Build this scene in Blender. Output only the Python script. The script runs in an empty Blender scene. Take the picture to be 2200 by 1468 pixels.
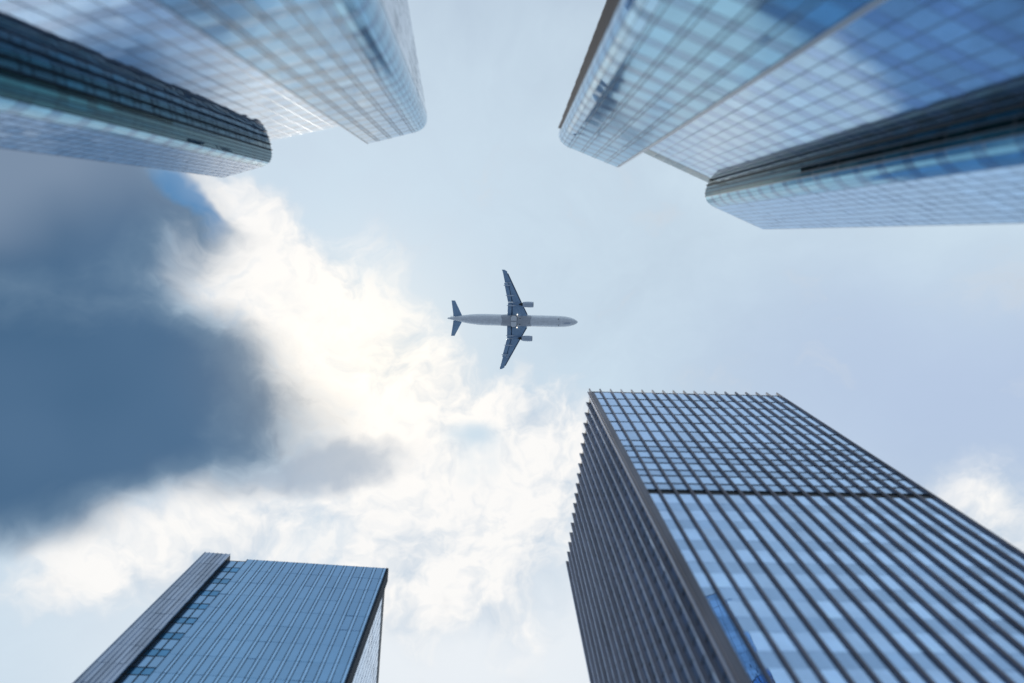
import bpy, bmesh, math, random
from mathutils import Vector, Matrix
random.seed(7)
SC = bpy.context.scene
COL = SC.collection
R = math.radians

# ------------------------------------------------------------------ camera
W, H_IMG, F = 2200.0, 1468.0, 2200.0 * 24.0 / 36.0      # photo size, focal length in photo pixels
ZEN = (1062.0, 485.0)                                   # where plumb lines meet in the photo
EYE = Vector((0, 0, 1.6))
def cam_ray(px, py):
    return Vector(((px - W / 2) / F, -(py - H_IMG / 2) / F, -1.0))
zc = cam_ray(*ZEN).normalized()
xc = (Vector((1, 0, 0)) - zc * zc.x).normalized()
yc = zc.cross(xc)
M = Matrix((xc, yc, zc))                                # camera axes -> world axes
cd = bpy.data.cameras.new('camera'); cam = bpy.data.objects.new('camera', cd); COL.objects.link(cam)
cam.matrix_world = Matrix.Translation(EYE) @ M.to_4x4()
cd.sensor_width = 36; cd.sensor_fit = 'HORIZONTAL'; cd.lens = 24; cd.clip_start = 0.1; cd.clip_end = 20000
cd.dof.use_dof = True; cd.dof.focus_distance = 232; cd.dof.aperture_fstop = 0.065; cd.dof.aperture_blades = 0
SC.camera = cam
def ray(px, py): return M @ cam_ray(px, py)
def P(px, py, z):
    r = ray(px, py); return EYE + r * ((z - EYE.z) / r.z)
def uv(px, py):
    r = ray(px, py); return (r.x / r.z, r.y / r.z)
def project(p):
    q = M.transposed() @ (p - EYE)
    if q.z > -0.01: return None
    return (W / 2 + F * q.x / -q.z, H_IMG / 2 - F * q.y / -q.z)

# ------------------------------------------------------------------ sky and sun
SUN_PX = (740, 608)
sd = ray(*SUN_PX).normalized()
SUN_EL = math.asin(sd.z)
wd = bpy.data.worlds.new('World'); SC.world = wd; wd.use_nodes = True
nt = wd.node_tree; nt.nodes.clear()
def setin(sock, v):
    if isinstance(v, bpy.types.NodeSocket): nt.links.new(v, sock)
    else: sock.default_value = v
def mth(op, a, b=0.0, c=0.0, clamp=False):
    n = nt.nodes.new('ShaderNodeMath'); n.operation = op; n.use_clamp = clamp
    setin(n.inputs[0], a); setin(n.inputs[1], b); setin(n.inputs[2], c)
    return n.outputs[0]
def sstep(x, lo, hi):
    n = nt.nodes.new('ShaderNodeMapRange'); n.interpolation_type = 'SMOOTHSTEP'
    setin(n.inputs['Value'], x); n.inputs['From Min'].default_value = lo; n.inputs['From Max'].default_value = hi
    return n.outputs[0]
def mixc(f, a, b, mode='MIX'):
    n = nt.nodes.new('ShaderNodeMix'); n.data_type = 'RGBA'; n.blend_type = mode
    setin(n.inputs[0], f)
    for s, v in ((n.inputs[6], a), (n.inputs[7], b)):
        if isinstance(v, tuple): v = v + (1,) if len(v) == 3 else v
        setin(s, v)
    return n.outputs[2]
def vadd(a, b):
    n = nt.nodes.new('ShaderNodeVectorMath'); n.operation = 'ADD'; setin(n.inputs[0], a); setin(n.inputs[1], b); return n.outputs[0]
def vmul(a, s):
    n = nt.nodes.new('ShaderNodeVectorMath'); n.operation = 'MULTIPLY'; setin(n.inputs[0], a); n.inputs[1].default_value = s; return n.outputs[0]
def noise(vec, scale, detail, rough=0.55, color=False, dist=0.0):
    n = nt.nodes.new('ShaderNodeTexNoise'); setin(n.inputs['Vector'], vec)
    n.inputs['Scale'].default_value = scale; n.inputs['Detail'].default_value = detail
    n.inputs['Roughness'].default_value = rough; n.inputs['Distortion'].default_value = dist
    return n.outputs['Color'] if color else n.outputs[0]
tc = nt.nodes.new('ShaderNodeTexCoord')
sep = nt.nodes.new('ShaderNodeSeparateXYZ'); nt.links.new(tc.outputs['Generated'], sep.inputs[0])
zz = mth('MAXIMUM', sep.outputs[2], 0.08)
cmb = nt.nodes.new('ShaderNodeCombineXYZ')                  # a flat cloud layer seen from below
nt.links.new(mth('DIVIDE', sep.outputs[0], zz), cmb.inputs[0]); nt.links.new(mth('DIVIDE', sep.outputs[1], zz), cmb.inputs[1])
UV = cmb.outputs[0]
wob = vmul(vadd(noise(UV, 2.6, 3, 0.5, True), (-0.5, -0.5, -0.5)), (0.20, 0.20, 0.0))
wob2 = vmul(vadd(noise(UV, 9.0, 3, 0.6, True), (-0.5, -0.5, -0.5)), (0.09, 0.09, 0.0))
UVs = vadd(UV, wob)             # softly warped
UVd = vadd(UVs, wob2)           # with billows
def blob(cx, cy, rx, ry, rot=0.0, vec=None):
    mp = nt.nodes.new('ShaderNodeMapping'); mp.vector_type = 'TEXTURE'
    setin(mp.inputs['Vector'], vec or UVs)
    u, v = uv(cx, cy)
    mp.inputs['Location'].default_value = (u, v, 0); mp.inputs['Rotation'].default_value = (0, 0, R(rot))
    mp.inputs['Scale'].default_value = (rx / F, ry / F, 1)
    g = nt.nodes.new('ShaderNodeTexGradient'); g.gradient_type = 'SPHERICAL'; nt.links.new(mp.outputs[0], g.inputs[0])
    return g.outputs['Fac']
def total(bs):
    t = bs[0]
    for b in bs[1:]: t = mth('ADD', t, b)
    return t
cu, cv = uv(1090, 720)
rel = vadd(UVd, (-cu, -cv, 0))
ln = nt.nodes.new('ShaderNodeVectorMath'); ln.operation = 'LENGTH'; setin(ln.inputs[0], rel)
rr_ = ln.outputs['Value']
nv = nt.nodes.new('ShaderNodeVectorMath'); nv.operation = 'NORMALIZE'; setin(nv.inputs[0], rel)
sx = nt.nodes.new('ShaderNodeSeparateXYZ'); setin(sx.inputs[0], nv.outputs[0])
st = nt.nodes.new('ShaderNodeCombineXYZ')
setin(st.inputs[0], mth('MULTIPLY', sx.outputs[0], 3.2)); setin(st.inputs[1], mth('MULTIPLY', sx.outputs[1], 3.2))
setin(st.inputs[2], mth('MULTIPLY', mth('LOGARITHM', mth('ADD', rr_, 0.05), 2.718), 1.7))
streak = noise(st.outputs[0], 2.0, 4, 0.55)
fine0 = noise(UVd, 6.5, 8, 0.64)
far = mth('MULTIPLY', sstep(rr_, 0.14, 0.5), 0.72)
fine = mth('ADD', mth('MULTIPLY', fine0, mth('SUBTRACT', 1.0, far)), mth('MULTIPLY', streak, far))
broad = noise(UVs, 2.2, 2, 0.5)
sky = nt.nodes.new('ShaderNodeTexSky'); sky.sky_type = 'NISHITA'; sky.sun_disc = False
sky.sun_elevation = SUN_EL; sky.sun_rotation = math.atan2(sd.x, sd.y)
sky.air_density = 1.0; sky.dust_density = 0.6; sky.ozone_density = 2.0
K = 10.0                                                    # cloud radiance is written for a background strength of 0.1
def rad(r, g, b): return (r * K, g * K, b * K)
# thin high veil over the blue
hole = blob(392, 432, 130, 42, 34, UVd)
bluish = total([blob(1080, -80, 800, 480), blob(2080, 930, 700, 330, 10)])
veil = mth('SUBTRACT', mth('ADD', 0.90, mth('MULTIPLY', mth('SUBTRACT', broad, 0.5), 0.35)), mth('ADD', mth('MULTIPLY', bluish, 0.22), mth('MULTIPLY', mth('SUBTRACT', fine, 0.5), 0.35)))
veil = mth('MAXIMUM', veil, 0.72)
col = mixc(veil, sky.outputs[0], rad(0.62, 0.755, 0.865))
col = mixc(sstep(blob(1000, 1400, 1500, 700, 0, UV), 0.0, 1.0), col, rad(0.83, 0.875, 0.92))
col = mixc(mth('MULTIPLY', sstep(blob(2050, 860, 900, 480, 8), 0.0, 0.9), 0.8), col, rad(0.47, 0.58, 0.78))
# white cumulus
wh = total([blob(480, 560, 300, 190, 35, UVd), blob(700, 740, 360, 260, 40, UVd), blob(900, 960, 330, 230, 20, UVd),
            blob(400, 1130, 520, 170, -20, UVd), blob(1160, 980, 260, 230, 0, UVd), blob(980, 1230, 480, 280, 0, UVd),
            mth('MULTIPLY', blob(2160, 1120, 360, 180, 25, UVs), 0.6), blob(480, 450, 120, 100, 20, UVd)])
whm = (sstep(mth('ADD', wh, mth('MULTIPLY', mth('SUBTRACT', fine, 0.5), 1.3)), 0.06, 0.60))
shade = sstep(mth('ADD', fine, mth('MULTIPLY', wh, 0.16)), 0.36, 0.70)
su, sv = uv(*SUN_PX); dl = 0.018
toward = nt.nodes.new('ShaderNodeVectorMath'); toward.operation = 'NORMALIZE'
setin(toward.inputs[0], vadd((su, sv, 0), vmul(UV, (-1, -1, 0))))
relief = mth('SUBTRACT', noise(UVd, 6.5, 5, 0.6), noise(vadd(UVd, vmul(toward.outputs[0], (dl, dl, 0))), 6.5, 5, 0.6))   # billows lit from the sun's side
shade = mth('ADD', shade, mth('MULTIPLY', relief, 2.2), clamp=True)
whc = mixc(shade, rad(0.56, 0.66, 0.77), rad(0.97, 0.96, 0.945))
col = mixc(whm, col, whc)
# heavy blue-grey cloud
dk = total([blob(-170, 700, 820, 560, 0), blob(360, 850, 500, 250, 10), blob(40, 980, 480, 230, -12), blob(130, 420, 420, 200, 20)])
dks = mth('ADD', dk, mth('MULTIPLY', mth('SUBTRACT', fine, 0.5), 1.0))
dkm = sstep(dks, 0.05, 0.66)
dkc = mixc(sstep(broad, 0.38, 0.66), rad(0.042, 0.115, 0.225), rad(0.065, 0.145, 0.265))
dkc = mixc(sstep(dks, 1.0, 0.25), dkc, rad(0.17, 0.27, 0.39))
dkc = mixc(sstep(blob(0, 330, 620, 260), 0.0, 0.9), dkc, rad(0.19, 0.265, 0.38))
col = mixc(mth('MULTIPLY', dkm, 0.97), col, dkc)
col = mixc(mth('MULTIPLY', sstep(mth('ADD', blob(690, 985, 260, 90, -8, UVd), mth('MULTIPLY', mth('SUBTRACT', fine, 0.5), 0.8)), 0.1, 0.7), 0.8), col, rad(0.36, 0.45, 0.57))
# a rift of clear blue beside the cloud, a paler one under the airplane
rift = sstep(mth('ADD', hole, mth('MULTIPLY', mth('SUBTRACT', fine, 0.5), 1.0)), 0.12, 0.7)
col = mixc(mth('MULTIPLY', rift, 0.8), col, rad(0.085, 0.25, 0.50))
col = mixc(sstep(mth('ADD', blob(1010, 960, 120, 80, 0, UVd), mth('MULTIPLY', mth('SUBTRACT', fine, 0.5), 0.9)), 0.1, 0.9), col, rad(0.60, 0.73, 0.84))
# sunlight scattered forward through the cloud round the hidden sun
glow = blob(SUN_PX[0] + 50, SUN_PX[1] + 165, 480, 430, 0, UV)
col = mixc(1.0, col, mixc(mth('MULTIPLY', glow, glow), (0, 0, 0), rad(0.26, 0.18, 0.06)), 'ADD')
bg = nt.nodes.new('ShaderNodeBackground'); bg.inputs['Strength'].default_value = 0.1
nt.links.new(col, bg.inputs['Color'])
wo = nt.nodes.new('ShaderNodeOutputWorld'); nt.links.new(bg.outputs[0], wo.inputs['Surface'])

sl = bpy.data.lights.new('sun', 'SUN'); sl.energy = 2.0; sl.angle = R(1.5); sl.color = (1.0, 0.95, 0.88)
so = bpy.data.objects.new('sun', sl); COL.objects.link(so)
so.rotation_euler = (-sd).to_track_quat('-Z', 'Y').to_euler(); so.location = (0, 0, 400)

SC.view_settings.view_transform = 'Standard'; SC.view_settings.look = 'None'
SC.view_settings.exposure = 0.0; SC.view_settings.gamma = 1.0; SC.view_settings.use_curve_mapping = False

# ------------------------------------------------------------------ materials
def mat(name, color, metallic=0.0, rough=0.5, vary=0.0, bump=0.0, bscale=1.0, spec=0.5, rvary=0.0, streak=0.0):
    m = bpy.data.materials.new(name); m.use_nodes = True; t = m.node_tree; b = t.nodes['Principled BSDF']
    b.inputs['Base Color'].default_value = (*color, 1); b.inputs['Metallic'].default_value = metallic
    b.inputs['Roughness'].default_value = rough; b.inputs['Specular IOR Level'].default_value = spec
    geo = t.nodes.new('ShaderNodeNewGeometry')
    n = t.nodes.new('ShaderNodeTexNoise'); n.inputs['Scale'].default_value = 0.9; n.inputs['Detail'].default_value = 5
    if streak:
        mp = t.nodes.new('ShaderNodeMapping'); mp.inputs['Scale'].default_value = (1.4, 1.4, 0.12)
        t.links.new(geo.outputs['Position'], mp.inputs[0]); t.links.new(mp.outputs[0], n.inputs['Vector'])
    else:
        t.links.new(geo.outputs['Position'], n.inputs['Vector'])
    if vary or streak:
        oi = t.nodes.new('ShaderNodeObjectInfo')
        a = t.nodes.new('ShaderNodeMapRange'); a.inputs['To Min'].default_value = 1 - vary; a.inputs['To Max'].default_value = 1 + vary
        t.links.new(oi.outputs['Random'], a.inputs['Value'])
        c = t.nodes.new('ShaderNodeMapRange'); c.inputs['From Min'].default_value = 0.3; c.inputs['From Max'].default_value = 0.7
        s = streak or vary * 0.6
        c.inputs['To Min'].default_value = 1 - s; c.inputs['To Max'].default_value = 1 + s * 0.6
        t.links.new(n.outputs[0], c.inputs['Value'])
        mu = t.nodes.new('ShaderNodeMath'); mu.operation = 'MULTIPLY'; t.links.new(a.outputs[0], mu.inputs[0]); t.links.new(c.outputs[0], mu.inputs[1])
        vm = t.nodes.new('ShaderNodeVectorMath'); vm.operation = 'SCALE'; vm.inputs[0].default_value = color
        t.links.new(mu.outputs[0], vm.inputs['Scale']); t.links.new(vm.outputs[0], b.inputs['Base Color'])
    if rvary:
        rr = t.nodes.new('ShaderNodeMapRange'); rr.inputs['To Min'].default_value = max(0, rough - rvary); rr.inputs['To Max'].default_value = rough + rvary
        t.links.new(n.outputs[0], rr.inputs['Value']); t.links.new(rr.outputs[0], b.inputs['Roughness'])
    if bump:
        nb = t.nodes.new('ShaderNodeTexNoise'); nb.inputs['Scale'].default_value = bscale; nb.inputs['Detail'].default_value = 2
        t.links.new(geo.outputs['Position'], nb.inputs['Vector'])
        bp = t.nodes.new('ShaderNodeBump'); bp.inputs['Strength'].default_value = bump; bp.inputs['Distance'].default_value = 0.02
        t.links.new(nb.outputs[0], bp.inputs['Height']); t.links.new(bp.outputs[0], b.inputs['Normal'])
    return m
def glass(name, tint, rough=0.018, vary=0.10): return mat(name, tint, 0.92, rough, vary, 0.25, 0.35, rvary=0.006)
MT = dict(
    glass_blue=glass('blue_coated_glass', (0.09, 0.33, 0.60)),
    glass_blue2=glass('sky_blue_coated_glass', (0.17, 0.41, 0.66)),
    glass_pale=glass('pale_coated_glass', (0.31, 0.53, 0.81)),
    reflection_louvre_teal=glass('painted_reflection_and_louvre_teal', (0.022, 0.125, 0.165), 0.02, 0.35),  # dark reflection painted into the end wing glass; plain dark tone on the louvres
    glass_mesh=glass('light_blue_glass', (0.31, 0.53, 0.80)),
    glass_grey=glass('blue_grey_glass', (0.42, 0.50, 0.66)),
    glass_office=glass('office_blue_glass', (0.43, 0.62, 0.90), vary=0.15),
    glass_deep=glass('deep_blue_glass', (0.20, 0.37, 0.58), vary=0.05),
    spandrel=mat('spandrel_panel', (0.07, 0.25, 0.46), 0.85, 0.02, 0.12, streak=0.1),
    spandrel_pale=mat('pale_spandrel_panel', (0.29, 0.46, 0.70), 0.85, 0.02, 0.10, streak=0.1),
    spandrel_office=mat('office_spandrel_panel', (0.33, 0.50, 0.75), 0.85, 0.02, 0.12, streak=0.1),
    frame=mat('dark_aluminium', (0.022, 0.032, 0.048), 0.0, 0.7, 0.1, streak=0.25, spec=0.12),
    frame_blue=mat('blue_grey_aluminium', (0.09, 0.155, 0.25), 0.3, 0.5, 0.1, streak=0.2, spec=0.2),
    frame_light=mat('pale_aluminium', (0.50, 0.55, 0.60), 0.5, 0.35, 0.1, streak=0.15),
    fin=mat('bronze_grey_fin', (0.28, 0.265, 0.295), 0.0, 0.65, 0.12, streak=0.25, spec=0.2),
    cap=mat('pale_blue_fin_edge', (0.45, 0.55, 0.72), 0.4, 0.4, 0.1),
    frame_sky=mat('sky_blue_aluminium', (0.36, 0.52, 0.72), 0.4, 0.45, 0.12, streak=0.2),
    glass_arc=glass('curved_blue_glass', (0.19, 0.43, 0.67)),
    frame_navy=mat('navy_aluminium', (0.03, 0.06, 0.10), 0.0, 0.6, 0.1, spec=0.15),
    frit=mat('fritted_pale_glass', (0.34, 0.60, 0.92), 0.25, 0.16, 0.08, 0.2, 0.35),
    glass_soft=glass('softly_reflecting_blue_glass', (0.17, 0.43, 0.64), 0.10),
    glass_pale_soft=glass('softly_reflecting_pale_glass', (0.36, 0.57, 0.77), 0.10),
    spandrel_soft=mat('soft_spandrel_panel', (0.115, 0.30, 0.50), 0.85, 0.10, 0.12, streak=0.1),
    spandrel_pale_soft=mat('soft_pale_spandrel_panel', (0.29, 0.46, 0.70), 0.85, 0.10, 0.10, streak=0.1),
    glass_stripe=glass('light_blue_stripe_glass', (0.30, 0.50, 0.74), vary=0.05),
    core=mat('shadow_box', (0.015, 0.02, 0.03), 0.0, 0.6),
    roof=mat('roof_membrane', (0.3, 0.3, 0.3), 0, 0.9, 0.1),
    brown=mat('brown_grey_stone', (0.36, 0.42, 0.53), 0.75, 0.3, 0.12, streak=0.25),
    ground=mat('grey_paving', (0.15, 0.18, 0.225), 0, 0.85, 0.1, 0.4, 3.0),
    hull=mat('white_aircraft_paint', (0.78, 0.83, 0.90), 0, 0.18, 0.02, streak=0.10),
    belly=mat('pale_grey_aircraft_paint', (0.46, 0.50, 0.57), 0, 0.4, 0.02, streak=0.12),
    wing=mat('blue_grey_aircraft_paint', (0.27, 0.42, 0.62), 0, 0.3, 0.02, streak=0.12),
    slat=mat('dark_slat_paint_and_spoiler_shade', (0.07, 0.12, 0.20), 0, 0.4, 0.02),  # real dark paint on the slats; painted shade on the spoilers
    dark=mat('near_black', (0.012, 0.015, 0.022), 0, 0.6),
    lip=mat('bare_metal_lip', (0.35, 0.38, 0.42), 0.9, 0.3),
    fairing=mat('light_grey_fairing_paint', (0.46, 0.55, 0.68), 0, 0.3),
    rubber=mat('tyre_rubber', (0.02, 0.02, 0.022), 0, 0.8),
)
for k_ in ('hull', 'fairing'):
    MT[k_].node_tree.nodes['Principled BSDF'].inputs['Coat Weight'].default_value = 1.0
    MT[k_].node_tree.nodes['Principled BSDF'].inputs['Coat Roughness'].default_value = 0.1
lm = bpy.data.materials.new('landing_lamp_glow'); lm.use_nodes = True
lb = lm.node_tree.nodes['Principled BSDF']; lb.inputs['Emission Color'].default_value = (1, 0.88, 0.7, 1); lb.inputs['Emission Strength'].default_value = 2.2
MT['lamp'] = lm

# ------------------------------------------------------------------ mesh helpers
def mesh_from(name, verts, faces, smooth=False):
    me = bpy.data.meshes.new(name); me.from_pydata([tuple(v) for v in verts], [], faces)
    bm = bmesh.new(); bm.from_mesh(me); bmesh.ops.recalc_face_normals(bm, faces=bm.faces); bm.to_mesh(me); bm.free()
    if smooth:
        for p in me.polygons: p.use_smooth = True
    me.update(); return me
def obj(name, me, m, parent=None, loc=None, **props):
    o = bpy.data.objects.new(name, me); COL.objects.link(o)
    if m is not None and not me.materials: me.materials.append(MT[m] if isinstance(m, str) else m)
    if loc is not None: o.location = loc
    if parent is not None: o.parent = parent
    for k, v in props.items(): o[k] = v
    return o
BOXF = [(0, 1, 3, 2), (4, 6, 7, 5), (0, 4, 5, 1), (2, 3, 7, 6), (0, 2, 6, 4), (1, 5, 7, 3)]
def pbox(u, v, w, o=Vector((0, 0, 0))):
    """slanted box spanned by three vectors, o = its corner"""
    return [o + u * i + v * j + w * k for i in (0, 1) for j in (0, 1) for k in (0, 1)]
def thing(name, label, cat, loc=(0, 0, 0)):
    o = bpy.data.objects.new(name, None); COL.objects.link(o); o.location = loc; o.empty_display_size = 2
    o['label'] = label; o['category'] = cat; return o

# ------------------------------------------------------------------ ground
S = 3000
g = obj('ground', mesh_from('ground', [(-S, -S, 0), (S, -S, 0), (S, S, 0), (-S, S, 0)], [(0, 1, 2, 3)]), 'ground')
g['kind'] = 'structure'

# ------------------------------------------------------------------ towers
def plan(pts, z): return [P(x, y, z) for x, y in pts]
def axis_of(vp):
    r = ray(*vp); return Vector((r.x / r.z, r.y / r.z, 1.0))
def rounded(a, b, c, ra, n=7):
    """corner b between a and c, replaced by an arc that starts ra metres before b"""
    p0 = b + (a - b).normalized() * ra; p1 = b + (c - b).normalized() * ra
    return [p0 * (1 - t) ** 2 + b * (2 * t * (1 - t)) + p1 * t * t for t in [i / n for i in range(n + 1)]]
class Tower:
    def __init__(self, name, label, vp, ztop, base):
        self.a = axis_of(vp); self.H = ztop
        self.root = thing(name, label, 'skyscraper', (base[0], base[1], 0))
        self.off = Vector((base[0], base[1], 0))
        self.panes = []         # (area, facade object, mesh, location, tilt)
    def solid(self, name, pts, ztop, m='core', cap='roof'):
        n = len(pts); a = self.a
        lo = [p + a * (0 - p.z) for p in pts]; hi = [p + a * (ztop - p.z) for p in pts]
        vs = [p - self.off for p in lo + hi]
        fs = [(i, (i + 1) % n, n + (i + 1) % n, n + i) for i in range(n)] + [tuple(range(n - 1, -1, -1)), tuple(range(n, 2 * n))]
        o = obj(name, mesh_from(name, vs, fs), m, self.root)
        # roof slab, set in from the facade
        cx = sum(hi, Vector()) / n
        rp = [cx + (p - cx) * 0.97 for p in hi]
        rs = [p - self.off + Vector((0, 0, 0.004)) for p in rp] + [p - self.off + Vector((0, 0, 0.25)) for p in rp]
        obj('roof', mesh_from('roof', rs, fs), cap, self.root)
        return o
    def facade(self, host, pts, ztop, zbot, mod, rows, vis, span, mull, mw=0.14, md=0.16, tr='frame_blue', td=0.09, th=0.10,
               every=1, fin_over=0.0, fin_mat=None, gap=0.05, tilt=0.006, pname='pane', mname='mullion', zstart=0.0, fin_skip=False, cap=None, colm=None):
        """rows: list of (height, material) repeated downward from ztop; panes, mullions and transoms on each straight run"""
        a = self.a
        segs = [(pts[i], pts[i + 1]) for i in range(len(pts) - 1)]
        # outward side: towards the observer for most of the run
        sgn = 0
        for p, q in segs:
            t = (q - p); nrm = Vector((t.y, -t.x, 0)); sgn += nrm.dot(Vector((0, 0, 0)) - Vector((p.x, p.y, 0)) - a * 0) / max(t.length, 1e-6) * t.length
        sgn = 1 if sgn > 0 else -1
        # z levels
        lev = []; z = ztop - zstart; i = 0
        while z - rows[i % len(rows)][0] > zbot - 0.01:
            h, mt = rows[i % len(rows)][:2]; lev.append((z - h, z, mt)); z -= h; i += 1
        zb = lev[-1][0]
        tverts = {k: [] for k in range(len(lev) + 1)}; tfaces = {k: [] for k in range(len(lev) + 1)}
        for p, q in segs:
            t3 = (q - p); t3.z = 0; L = t3.length; t = t3.normalized()
            pat = mod if isinstance(mod, (list, tuple)) else [mod]
            reps = max(1, round(L / sum(pat))); ws = [x * L / (reps * sum(pat)) for x in pat] * reps
            xs = [sum(ws[:i]) for i in range(len(ws) + 1)]; n = len(ws); nr = Vector((t.y, -t.x, 0)) * sgn
            cache = {}
            for k, (z0, z1, mt) in enumerate(lev):
                h = z1 - z0
                for j in range(n):
                  w = ws[j]; mt = colm[j % len(colm)] if colm else mt; key = (round(h, 3), mt, round(w, 3))
                  if key not in cache:
                    u = t * (w - min(gap, w * .5)); v = a * (h - gap); d = nr * 0.05
                    me = mesh_from(pname, pbox(u, v, d, -(u + v) / 2), BOXF); me.materials.append(MT[mt]); cache[key] = me
                for j in range(n):
                    w = ws[j]; mt = colm[j % len(colm)] if colm else mt; key = (round(h, 3), mt, round(w, 3))
                    c = p + a * ((z0 + z1) / 2 - p.z) + t * (xs[j] + w / 2) + nr * 0.012
                    e = [project(c + s1 * t * w / 2 + s2 * a * h / 2) for s1, s2 in ((-1, -1), (1, -1), (1, 1), (-1, 1))]
                    ar = 0
                    if None not in e:
                        inside = sum(1 for x, y in e if -5 < x < W + 5 and -5 < y < H_IMG + 5)
                        if inside:
                            ar = abs(sum(e[i][0] * e[(i + 1) % 4][1] - e[(i + 1) % 4][0] * e[i][1] for i in range(4))) / 2 * inside / 4
                            cc = Vector((c.x, c.y, 0))
                            if nr.dot(-cc) < 0: ar = 0
                    self.panes.append((ar, host, cache[key], c - self.off, (random.gauss(0, tilt), random.gauss(0, tilt), random.gauss(0, tilt)), pname))
            # mullions / fins
            u = t * mw; v = a * (ztop - zb + fin_over); d = nr * md
            fm = mesh_from(mname, pbox(u, v, d, -u / 2), BOXF); fm.materials.append(MT[fin_mat or mull])
            last = n + 1 if (p, q) == segs[-1] else n
            for j in range(0, last, every):
                if fin_skip: break
                obj(mname, fm, None, host, p + a * (zb - p.z) + t * xs[j] + nr * 0.02 - self.off)
            if cap:
                cm = mesh_from('fin_cap', pbox(t * (mw * 0.5), v, nr * 0.04, -t * (mw * 0.25)), BOXF); cm.materials.append(MT[cap])
                for j in range(0, last, every):
                    obj('fin_cap', cm, None, host, p + a * (zb - p.z) + t * xs[j] + nr * (0.022 + md) - self.off)
            # transoms, one per level for the whole run
            for k in range(len(lev) + 1):
                zt = lev[k][1] if k < len(lev) else zb
                b = len(tverts[k])
                tverts[k] += [x - self.off for x in pbox(t * L, a * th, nr * td, p + a * (zt - th / 2 - p.z) + nr * 0.016)]
                tfaces[k] += [tuple(b + i for i in f) for f in BOXF]
        for k in range(len(lev) + 1):
            obj('transom', mesh_from('transom', tverts[k], tfaces[k]), tr, host)
    def bar(self, name, p, z0, z1, t, w, nr, d, m, host=None, out=0.0):
        a = self.a
        return obj(name, mesh_from(name, [x - self.off for x in pbox(t * w, a * (z1 - z0), nr * d, p + a * (z0 - p.z) + nr * out)], BOXF), m, host or self.root)
    def finish(self, limit=300):
        self.panes.sort(key=lambda x: -x[0])
        rest = {}
        for i, (ar, host, me, c, tl, nm) in enumerate(self.panes):
            if i < limit and ar > 0:
                o = obj(nm, me, None, host, c); o.rotation_euler = tl
            else:
                rest.setdefault(me.materials[0].name, []).append((me, c, tl))
        if rest:
            vs, fs, mi, mats = [], [], [], []
            for mn, items in rest.items():
                mats.append(bpy.data.materials[mn])
                for me, c, tl in items:
                    b = len(vs); rot = Matrix.Rotation(tl[2], 3, 'Z') @ Matrix.Rotation(tl[1], 3, 'Y') @ Matrix.Rotation(tl[0], 3, 'X')
                    vs += [rot @ v.co + c for v in me.vertices]; fs += [tuple(b + i for i in f) for f in BOXF]; mi += [len(mats) - 1] * 6
            me = mesh_from('remaining_panes', vs, fs)
            for m in mats: me.materials.append(m)
            for p, k in zip(me.polygons, mi): p.material_index = k
            obj('remaining_panes', me, None, self.root, kind='stuff')

HT = 100.0
def two(h1, m1, h2, m2): return [(h1, m1), (h2, m2)]

# --- tower with three staggered glass wings, upper left
HU = 86.0
BAYS = [1.3, 0.33]
T = Tower('glass_tower', 'pale blue glass tower of three staggered wings, touching the edge of the stormy cloud', (999, 450), HU, (-30, -30))
q = plan([(790, 308), (921, 276), (851, -140), (720, -106)], HU)
arc = rounded(q[0], q[1], q[2], 1.7)
A = T.solid('corner_wing', [q[0]] + arc + [q[2], q[3]], HU)
T.facade(A, [q[0], arc[0]], HU, 8, BAYS, two(1.98, 'glass_blue', 1.12, 'spandrel'), 0, 0, 'frame_navy', 0.045, 0.08, tr='frame_blue', td=0.045, th=0.05)
T.facade(A, arc, HU, 8, 5.0, two(1.98, 'glass_soft', 1.12, 'spandrel_soft'), 0, 0, 'frame_blue', tr='frame_blue', td=0.045, th=0.05, gap=0.012, fin_skip=True, tilt=0.004)
T.facade(A, [arc[-1], q[2]], HU, 8, 1.4, two(1.98, 'glass_grey', 1.12, 'glass_grey'), 0, 0, 'frame_blue', 0.08, 0.05, tr='frame_blue', td=0.045, th=0.05)
qb = plan([(470, 325), (783, 258), (720, -50), (407, 17)], HU)
B = T.solid('middle_wing', qb, HU)
T.facade(B, qb[:2], HU, 8, 1.3, two(1.9, 'glass_pale', 1.2, 'spandrel_pale'), 0, 0, 'frame_blue', 0.05, 0.06, tr='frame_blue', td=0.045, th=0.05, tilt=0.003)
qc = plan([(480, 380), (587, 350), (574, 285), (467, 315)], HU)
arc = rounded(qc[0], qc[1], qc[2], 1.45)
C = T.solid('end_wing', [qc[0]] + arc + [qc[2], qc[3]], HU)
T.facade(C, [qc[0], arc[0]], HU, 8, 0.86, two(1.55, 'frit', 1.55, 'frit'), 0, 0, 'frame_blue', 0.08, 0.06, tr='frame_blue', td=0.055, th=0.10)
T.facade(C, arc[:4], HU, 8, 5.0, two(2.06, 'glass_soft', 1.04, 'spandrel_soft'), 0, 0, 'frame', gap=0.012, fin_skip=True, tilt=0.004, td=0.045, th=0.05)
T.facade(C, arc[3:], HU, 8, 5.0, two(2.06, 'reflection_louvre_teal', 1.04, 'reflection_louvre_teal'), 0, 0, 'frame_navy', 0.06, 0.12, gap=0.012, tilt=0.004, tr='frame_navy', td=0.045, th=0.05)  # dark reflection of a neighbouring building, put into the glass colour
T.facade(C, [arc[-1], qc[2]], HU, 8, 0.78, two(2.06, 'reflection_louvre_teal', 1.04, 'reflection_louvre_teal'), 0, 0, 'frame', 0.1, 0.2, tr='frame', td=0.06, th=0.08)
T.finish()

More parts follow.
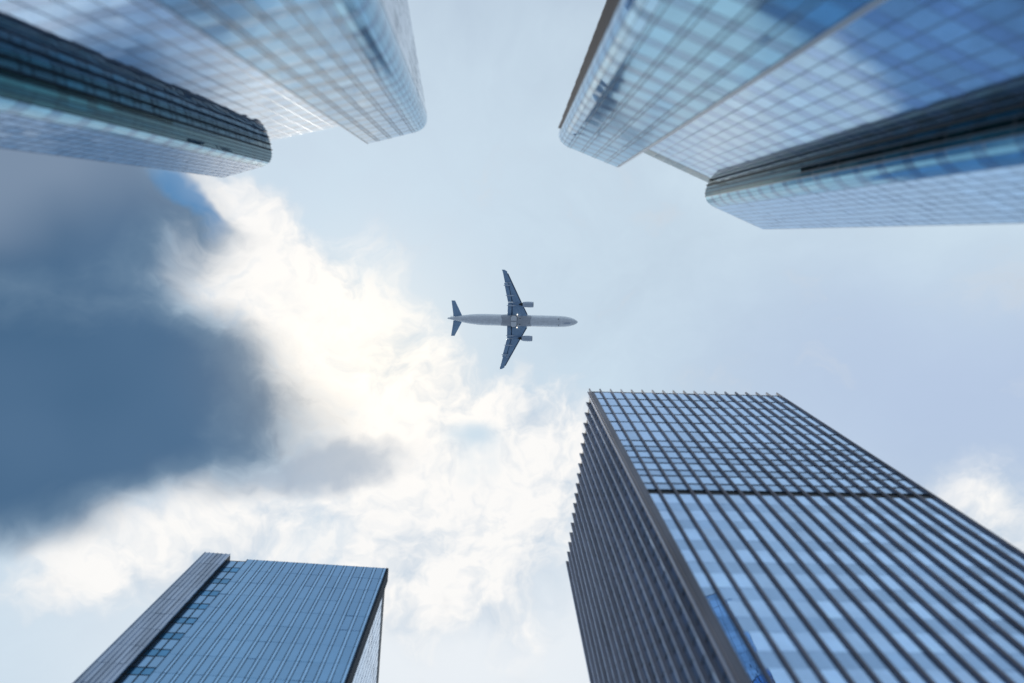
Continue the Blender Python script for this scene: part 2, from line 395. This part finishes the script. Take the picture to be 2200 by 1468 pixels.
# --- mirrored tower, upper right
T = Tower('glass_tower', 'blue glass tower with pale trim beside its gridded corner wing, beyond the airplane nose', (1098, 506), HU, (40, -30))
q = plan([(1325, 358), (1194, 304), (1346, -96), (1477, -42)], HU)
arc = rounded(q[0], q[1], q[2], 1.6, 5)
A = T.solid('corner_wing', [q[0]] + arc + [q[2], q[3]], HU)
T.facade(A, [q[0], arc[0]], HU, 8, BAYS, two(1.98, 'glass_soft', 1.12, 'spandrel_soft'), 0, 0, 'frame_navy', 0.045, 0.08, tr='frame_blue', td=0.045, th=0.05)
T.facade(A, arc, HU, 8, 5.0, two(1.98, 'glass_arc', 1.12, 'spandrel'), 0, 0, 'frame_blue', tr='frame_blue', td=0.045, th=0.05, gap=0.012, fin_skip=True, tilt=0.004)
T.facade(A, [arc[-1], q[2]], HU, 8, 1.4, two(1.98, 'glass_grey', 1.12, 'glass_grey'), 0, 0, 'frame', 0.12, 0.3, tr='frame', td=0.045, th=0.05)
tdir = (q[0] - arc[0]).normalized(); sdir = (q[3] - q[0]).normalized()
T.bar('corner_trim', q[0] + tdir * 0.02, 8, HU + 0.15, tdir, 0.30, sdir, 0.35, 'frame_light', A)
qb = plan([(1342, 308), (1600, 428), (1700, 200), (1442, 80)], HU)
B = T.solid('middle_wing', qb, HU)
T.facade(B, qb[:2], HU, HU - 3.2, 1.3, two(1.9, 'reflection_louvre_teal', 1.2, 'reflection_louvre_teal'), 0, 0, 'frame_blue', 0.05, 0.06, tr='frame', td=0.045, th=0.05, pname='louvre_panel')
T.facade(B, qb[:2], HU - 3.25, 8, 1.3, two(1.9, 'glass_pale_soft', 1.2, 'spandrel_pale_soft'), 0, 0, 'frame_blue', 0.05, 0.06, tr='frame_blue', td=0.045, th=0.05, tilt=0.003)
qc = plan([(1640, 492), (1506, 431), (1536, 366), (1680, 420)], HU)
arc = rounded(qc[0], qc[1], qc[2], 1.9)
C = T.solid('end_wing', [qc[0]] + arc + [qc[2], qc[3]], HU)
T.facade(C, [qc[0], arc[0]], HU, 8, 0.86, two(1.55, 'glass_mesh', 1.55, 'glass_mesh'), 0, 0, 'frame_blue', 0.05, 0.05, td=0.05, th=0.05)
T.facade(C, arc[:5], HU, 8, 5.0, two(2.06, 'glass_soft', 1.04, 'spandrel_soft'), 0, 0, 'frame', gap=0.012, fin_skip=True, tilt=0.004, td=0.045, th=0.05)
T.facade(C, arc[4:], HU, 8, 5.0, two(2.06, 'reflection_louvre_teal', 1.04, 'reflection_louvre_teal'), 0, 0, 'frame_navy', 0.06, 0.12, gap=0.012, tilt=0.004, tr='frame_navy', td=0.045, th=0.05)  # same painted dark reflection on this curved corner
T.facade(C, [arc[-1], qc[2]], HU, 8, 0.78, two(2.06, 'reflection_louvre_teal', 1.04, 'reflection_louvre_teal'), 0, 0, 'frame', 0.1, 0.2, tr='frame', td=0.06, th=0.08)
T.finish()

# --- tower with dark vertical fins, lower right
T = Tower('office_tower', 'blue glass office tower ribbed with dark vertical fins, under the airplane nose', (1062, 450), HT, (30, 45))
q = plan([(1268, 843), (1674, 852), (1630, 1216), (1222, 1206)], HT)
A = T.solid('main_block', q, HT)
upper = [(3.6, 'glass_office')] * 6
top_rows = upper + two(2.0, 'glass_office', 1.6, 'spandrel_office') * 4
e1 = (q[1] - q[0]).normalized(); n1 = Vector((e1.y, -e1.x, 0)); e2 = (q[3] - q[0]).normalized(); n2 = Vector((-e2.y, e2.x, 0))
if n1.dot(q[0]) > 0: n1 = -n1
if n2.dot(q[0]) > 0: n2 = -n2
T.facade(A, q[:2], HT, HT - 36.1, 1.55, top_rows, 0, 0, 'fin', 0.14, 0.30, tr='frame', td=0.09, th=0.13, fin_over=1.0, fin_mat='fin', mname='fin')
T.facade(A, q[:2], HT - 37.0, 4, 1.55, two(2.0, 'glass_office', 1.6, 'spandrel_office'), 0, 0, 'fin', 0.14, 0.30, tr='spandrel_office', td=0.05, th=0.06, fin_over=1.0, fin_mat='fin', mname='fin')
T.facade(A, [q[0], q[3]], HT - 1.5, 4, 1.62, two(2.0, 'glass_office', 1.6, 'spandrel_office'), 0, 0, 'fin', 0.2, 0.45, tr='frame', td=0.08, fin_over=1.3, fin_mat='fin', mname='fin', cap='cap')
T.bar('corner_column', q[0] - e1 * 0.35 - e2 * 0.3, 0, HT - 1.2, e1, 0.75, e2, 0.75, 'fin', A)
T.finish()

# --- tower with striped facade, lower left
T = Tower('office_tower', 'deep blue tower with striped front and taller grey pier, below the dark storm cloud', (1073, 560), HT, (-45, 60))
q = plan([(532, 1203), (830, 1222), (812, 1480), (514, 1461)], HT)
A = T.solid('main_block', q, HT)
T.facade(A, q[:2], HT, 4, [1.1, .42], two(3.6, 'glass_deep', 3.6, 'glass_deep'), 0, 0, 'frame_navy', 0.07, 0.10, tr='spandrel', td=0.04, th=0.05, colm=['glass_deep', 'glass_stripe'])
T.facade(A, [q[1], q[2]], HT - 3, 4, 1.5, two(2.4, 'glass_mesh', 1.2, 'glass_mesh'), 0, 0, 'frame_blue', 0.08, 0.06, td=0.05, th=0.06)
s1 = (q[2] - q[1]).normalized(); m1 = Vector((-s1.y, s1.x, 0)); m1 = m1 if m1.dot(q[1]) < 0 else -m1
T.bar('corner_pier', q[1], 4, HT + 0.2, s1, 2.2, m1, 0.3, 'frame', A, 0.02)
qn = plan([(489, 1206), (533, 1208), (520, 1461), (476, 1459)], HT)
B = T.solid('notch_bay', qn, HT)
T.facade(B, qn[:2], HT, 4, 1.4, two(2.2, 'glass_deep', 1.4, 'spandrel'), 0, 0, 'frame', 0.12, 0.1, tr='frame', td=0.06, th=0.16)
qp = plan([(435, 1194), (489, 1198), (476, 1457), (422, 1453)], HT)
C = T.solid('pier', qp, HT + 1.0)
T.facade(C, qp[:2], HT + 1.0, 4, 0.6, [(3.6, 'brown')], 0, 0, 'brown', 0.1, 0.16, tr='frame_blue', td=0.045, th=0.06)
T.finish()

# ------------------------------------------------------------------ airplane
ZP = 232.0
pc = P(1100.5, 688.5, ZP)
plane = thing('airplane', 'white twin engine airliner flying overhead, seen from below in the pale sky between the towers', 'airplane', pc)
plane.rotation_euler = (0, 0, R(1.7))
NOSE = 22.4
def loft(rings, cap=True):
    n = len(rings[0]); vs = [v for r in rings for v in r]; fs = []
    for i in range(len(rings) - 1):
        for j in range(n):
            fs.append((i * n + j, i * n + (j + 1) % n, (i + 1) * n + (j + 1) % n, (i + 1) * n + j))
    if cap: fs += [tuple(range(n)), tuple(range(len(vs) - n, len(vs)))]
    return vs, fs
def tube(stations, n=32, ysc=1.0, cap=True):
    return loft([[(NOSE - x, y0 + r * ysc * math.cos(2 * math.pi * k / n), z0 + r * math.sin(2 * math.pi * k / n)) for k in range(n)] for x, r, y0, z0 in stations], cap)
def part(name, vf, m, parent=plane, smooth=True, **kw):
    return obj(name, mesh_from(name, *vf, smooth=smooth), m, parent, **kw)
fus = [(0, .04, 0, -.35), (.15, .32, 0, -.33), (.6, .70, 0, -.26), (1.4, 1.12, 0, -.16), (2.6, 1.52, 0, -.06), (4.2, 1.82, 0, 0), (6.2, 1.95, 0, 0), (8, 1.98, 0, 0),
       (14, 1.98, 0, 0), (20, 1.98, 0, 0), (26, 1.98, 0, 0), (31.5, 1.98, 0, 0), (34, 1.90, 0, .1), (36.5, 1.68, 0, .32), (39, 1.28, 0, .66), (41.2, .86, 0, .95), (43.2, .46, 0, 1.15), (44.4, .2, 0, 1.22), (44.5, .08, 0, 1.22)]
body = part('fuselage', tube(fus), 'hull')
def airfoil(xle, xte, y, z, thick, n=8):
    c = xte - xle; top, bot = [], []
    for i in range(n + 1):
        s = (1 - math.cos(math.pi * i / n)) / 2
        th = 5 * thick * c * (.2969 * math.sqrt(s) - .126 * s - .3516 * s * s + .2843 * s ** 3 - .1030 * s ** 4) * 1.0
        top.append((NOSE - (xle + s * c), y, z + th * 1.15 + .012)); bot.append((NOSE - (xle + s * c), y, z - th * .85 - .012))
    return top + bot[::-1]
def le(y):
    return 16.9 + (y - 1.5) * (19.4 - 16.9) / 4.75 if y < 6.25 else 19.4 + (y - 6.25) * (24.35 - 19.4) / 9.85
def te(y):
    return 23.85 - (y - 1.5) * .02 if y < 6.25 else 23.75 + (y - 6.25) * (26.0 - 23.75) / 9.85
def wz(y): return -1.05 + (y - 1.5) * .085
for sd_ in (-1, 1):
    def mirror(vf): return [(x, y * sd_, z) for x, y, z in vf[0]], vf[1]
    FL = 12.7
    secs = []
    for y in (0.6, 1.5, 3.8, 6.25, 9.0, FL):
        secs.append(airfoil(le(y) + .28, te(y) - 1.5 * (1 - .015 * y), y, wz(y), .105 - .002 * y))
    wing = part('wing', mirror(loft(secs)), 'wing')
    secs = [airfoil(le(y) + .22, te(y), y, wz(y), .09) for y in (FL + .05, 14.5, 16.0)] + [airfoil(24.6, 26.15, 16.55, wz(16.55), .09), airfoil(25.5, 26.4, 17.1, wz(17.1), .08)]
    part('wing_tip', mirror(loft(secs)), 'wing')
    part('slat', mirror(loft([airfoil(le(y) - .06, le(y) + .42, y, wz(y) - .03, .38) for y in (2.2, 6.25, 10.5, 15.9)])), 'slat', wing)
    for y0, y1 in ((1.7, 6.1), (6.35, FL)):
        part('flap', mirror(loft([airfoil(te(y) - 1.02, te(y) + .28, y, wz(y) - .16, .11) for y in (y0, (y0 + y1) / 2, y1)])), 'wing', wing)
        part('spoiler', mirror(loft([airfoil(te(y) - 1.5, te(y) - .45, y, wz(y) + .2, .05) for y in (y0, (y0 + y1) / 2, y1)])), 'slat', wing)  # dark colour paints in the shade above the flap gap
    for y, ln in ((5.15, 3.4), (8.5, 3.3), (11.9, 2.5)):
        st = [(te(y) + .75 - ln * (1 - f), r_, y * sd_, wz(y) - .30) for f, r_ in ((0, .03), (.15, .17), (.4, .27), (.7, .24), (.9, .12), (1, .02))]
        part('flap_track_fairing', tube(st, 12), 'fairing', wing)
    # engine: nacelle shell with an open mouth, core, pylon
    ye, ze = 5.8, -2.15
    prof = [(15.62, .78), (15.58, .86), (15.66, .93), (16.2, 1.0), (17.2, 1.02), (18.3, .95), (19.1, .82), (19.12, .76), (18.4, .72), (16.4, .72), (15.62, .78)]
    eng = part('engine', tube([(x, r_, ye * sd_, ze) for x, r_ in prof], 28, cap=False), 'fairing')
    part('intake_lip', tube([(x, r_, ye * sd_, ze) for x, r_ in ((15.66, .765), (15.5, .80), (15.47, .86), (15.54, .92), (15.72, .955))], 28, cap=False), 'lip', eng)
    part('fan', tube([(16.3, .7, ye * sd_, ze), (16.32, .7, ye * sd_, ze)], 28), 'dark', eng)
    part('exhaust_cone', tube([(18.2, .55, ye * sd_, ze), (19.4, .5, ye * sd_, ze), (20.1, .3, ye * sd_, ze + .02), (20.5, .05, ye * sd_, ze + .05)], 20), 'dark', eng)
    pv = [(NOSE - x, ye * sd_ + w_, z) for x, z0, z1, hw in ((16.8, ze + .95, ze + 1.25, .12), (19.2, ze + .6, wz(ye) + .1, .2), (21.6, wz(ye) - .35, wz(ye), .14), (23.2, wz(ye) - .22, wz(ye), .04))
          for w_, z in ((-hw, z0), (hw, z0), (hw, z1), (-hw, z1))]
    part('pylon', loft([pv[i * 4:i * 4 + 4] for i in range(4)]), 'wing', smooth=False)
    st = [(te(6.15) - 2.3 + 2.6 * f, r_, 6.15 * sd_, wz(6.15) - .22) for f, r_ in ((0, .04), (.3, .14), (.7, .12), (1, .02))]
    part('flap_track_fairing', tube(st, 12), 'fairing', wing)
    # tailplane
    secs = [airfoil(39.3, 42.5, .7, .95, .09), airfoil(39.75, 42.55, 1.6, 1.03, .09), airfoil(42.0, 43.2, 6.1, 1.45, .08)]
    part('tailplane', mirror(loft(secs)), 'wing')
    # landing lamp
    st = [(20.6 + .34 * f, .22 * math.sqrt(max(.001, 1 - (2 * f - 1) ** 2)), 2.22 * sd_, -1.55) for f in [i / 6 for i in range(7)]]
    part('landing_lamp', tube(st, 16), 'lamp')
secs = [[(x, z_, y_) for x, y_, z_ in airfoil(a_, b_, y0, 0, .1)] for a_, b_, y0 in ((36.3, 42.8, 1.6), (39.0, 43.5, 4.4), (41.6, 44.2, 7.4))]
part('tail_fin', loft(secs), 'hull')
# belly fairing, notched at both ends
nb, rings = 24, []
for x, f in ((15.7, 0), (16.4, .55), (17.4, .9), (18.6, 1), (21, 1), (23.5, 1), (24.8, .9), (25.8, .6), (26.5, 0)):
    rings.append([(NOSE - x - (.8 * abs(math.sin(t_)) ** 2 * (1 if x > 21 else -1) * (1 - f)), (1.70 + .32 * f) * math.sin(t_), -(1.70 + .55 * f) * abs(math.cos(t_)) ** .72) for t_ in [math.pi * (k / nb - .5) for k in range(nb + 1)]])
vs = [v for r_ in rings for v in r_]; fs = []
for i in range(len(rings) - 1):
    for j in range(nb): fs.append((i * (nb + 1) + j, i * (nb + 1) + j + 1, (i + 1) * (nb + 1) + j + 1, (i + 1) * (nb + 1) + j))
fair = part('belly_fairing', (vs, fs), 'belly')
def panel(name, pts, z, m, th=.05, parent=fair):
    n = len(pts); v = [(NOSE - x, y, z + d) for d in (0, th) for x, y in pts]
    f = [tuple(range(n)), tuple(range(n, 2 * n))] + [(i, (i + 1) % n, n + (i + 1) % n, n + i) for i in range(n)]
    return part(name, (v, f), m, parent, smooth=False)
for s_ in (-1, 1):
    base = [(20.95, .18), (22.95, .18), (22.95, 1.45), (22.5, 1.98), (21.5, 1.98), (20.95, 1.4)]
    panel('gear_well_gap', [(21.9 + (x - 21.95) * 1.1, (y + .02) * 1.05 * s_) for x, y in base], -2.30, 'dark')
    panel('gear_door', [(x, y * s_) for x, y in base], -2.38, 'hull')
    n_ = 10
    panel('vent_port', [(19.85 + .17 * math.cos(2 * math.pi * k / n_), 1.0 * s_ + .17 * math.sin(2 * math.pi * k / n_)) for k in range(n_)], -2.29, 'dark')
    panel('nose_gear_door', [(2.7, .08 * s_), (4.9, .08 * s_), (4.9, .42 * s_), (2.7, .42 * s_)], -1.88, 'hull' if s_ < 0 else 'fairing', .12, body)
    panel('drain_mast', [(6.6, 1.0 * s_), (6.95, 1.0 * s_), (6.95, 1.12 * s_), (6.6, 1.12 * s_)], -1.85, 'dark', .3, body)
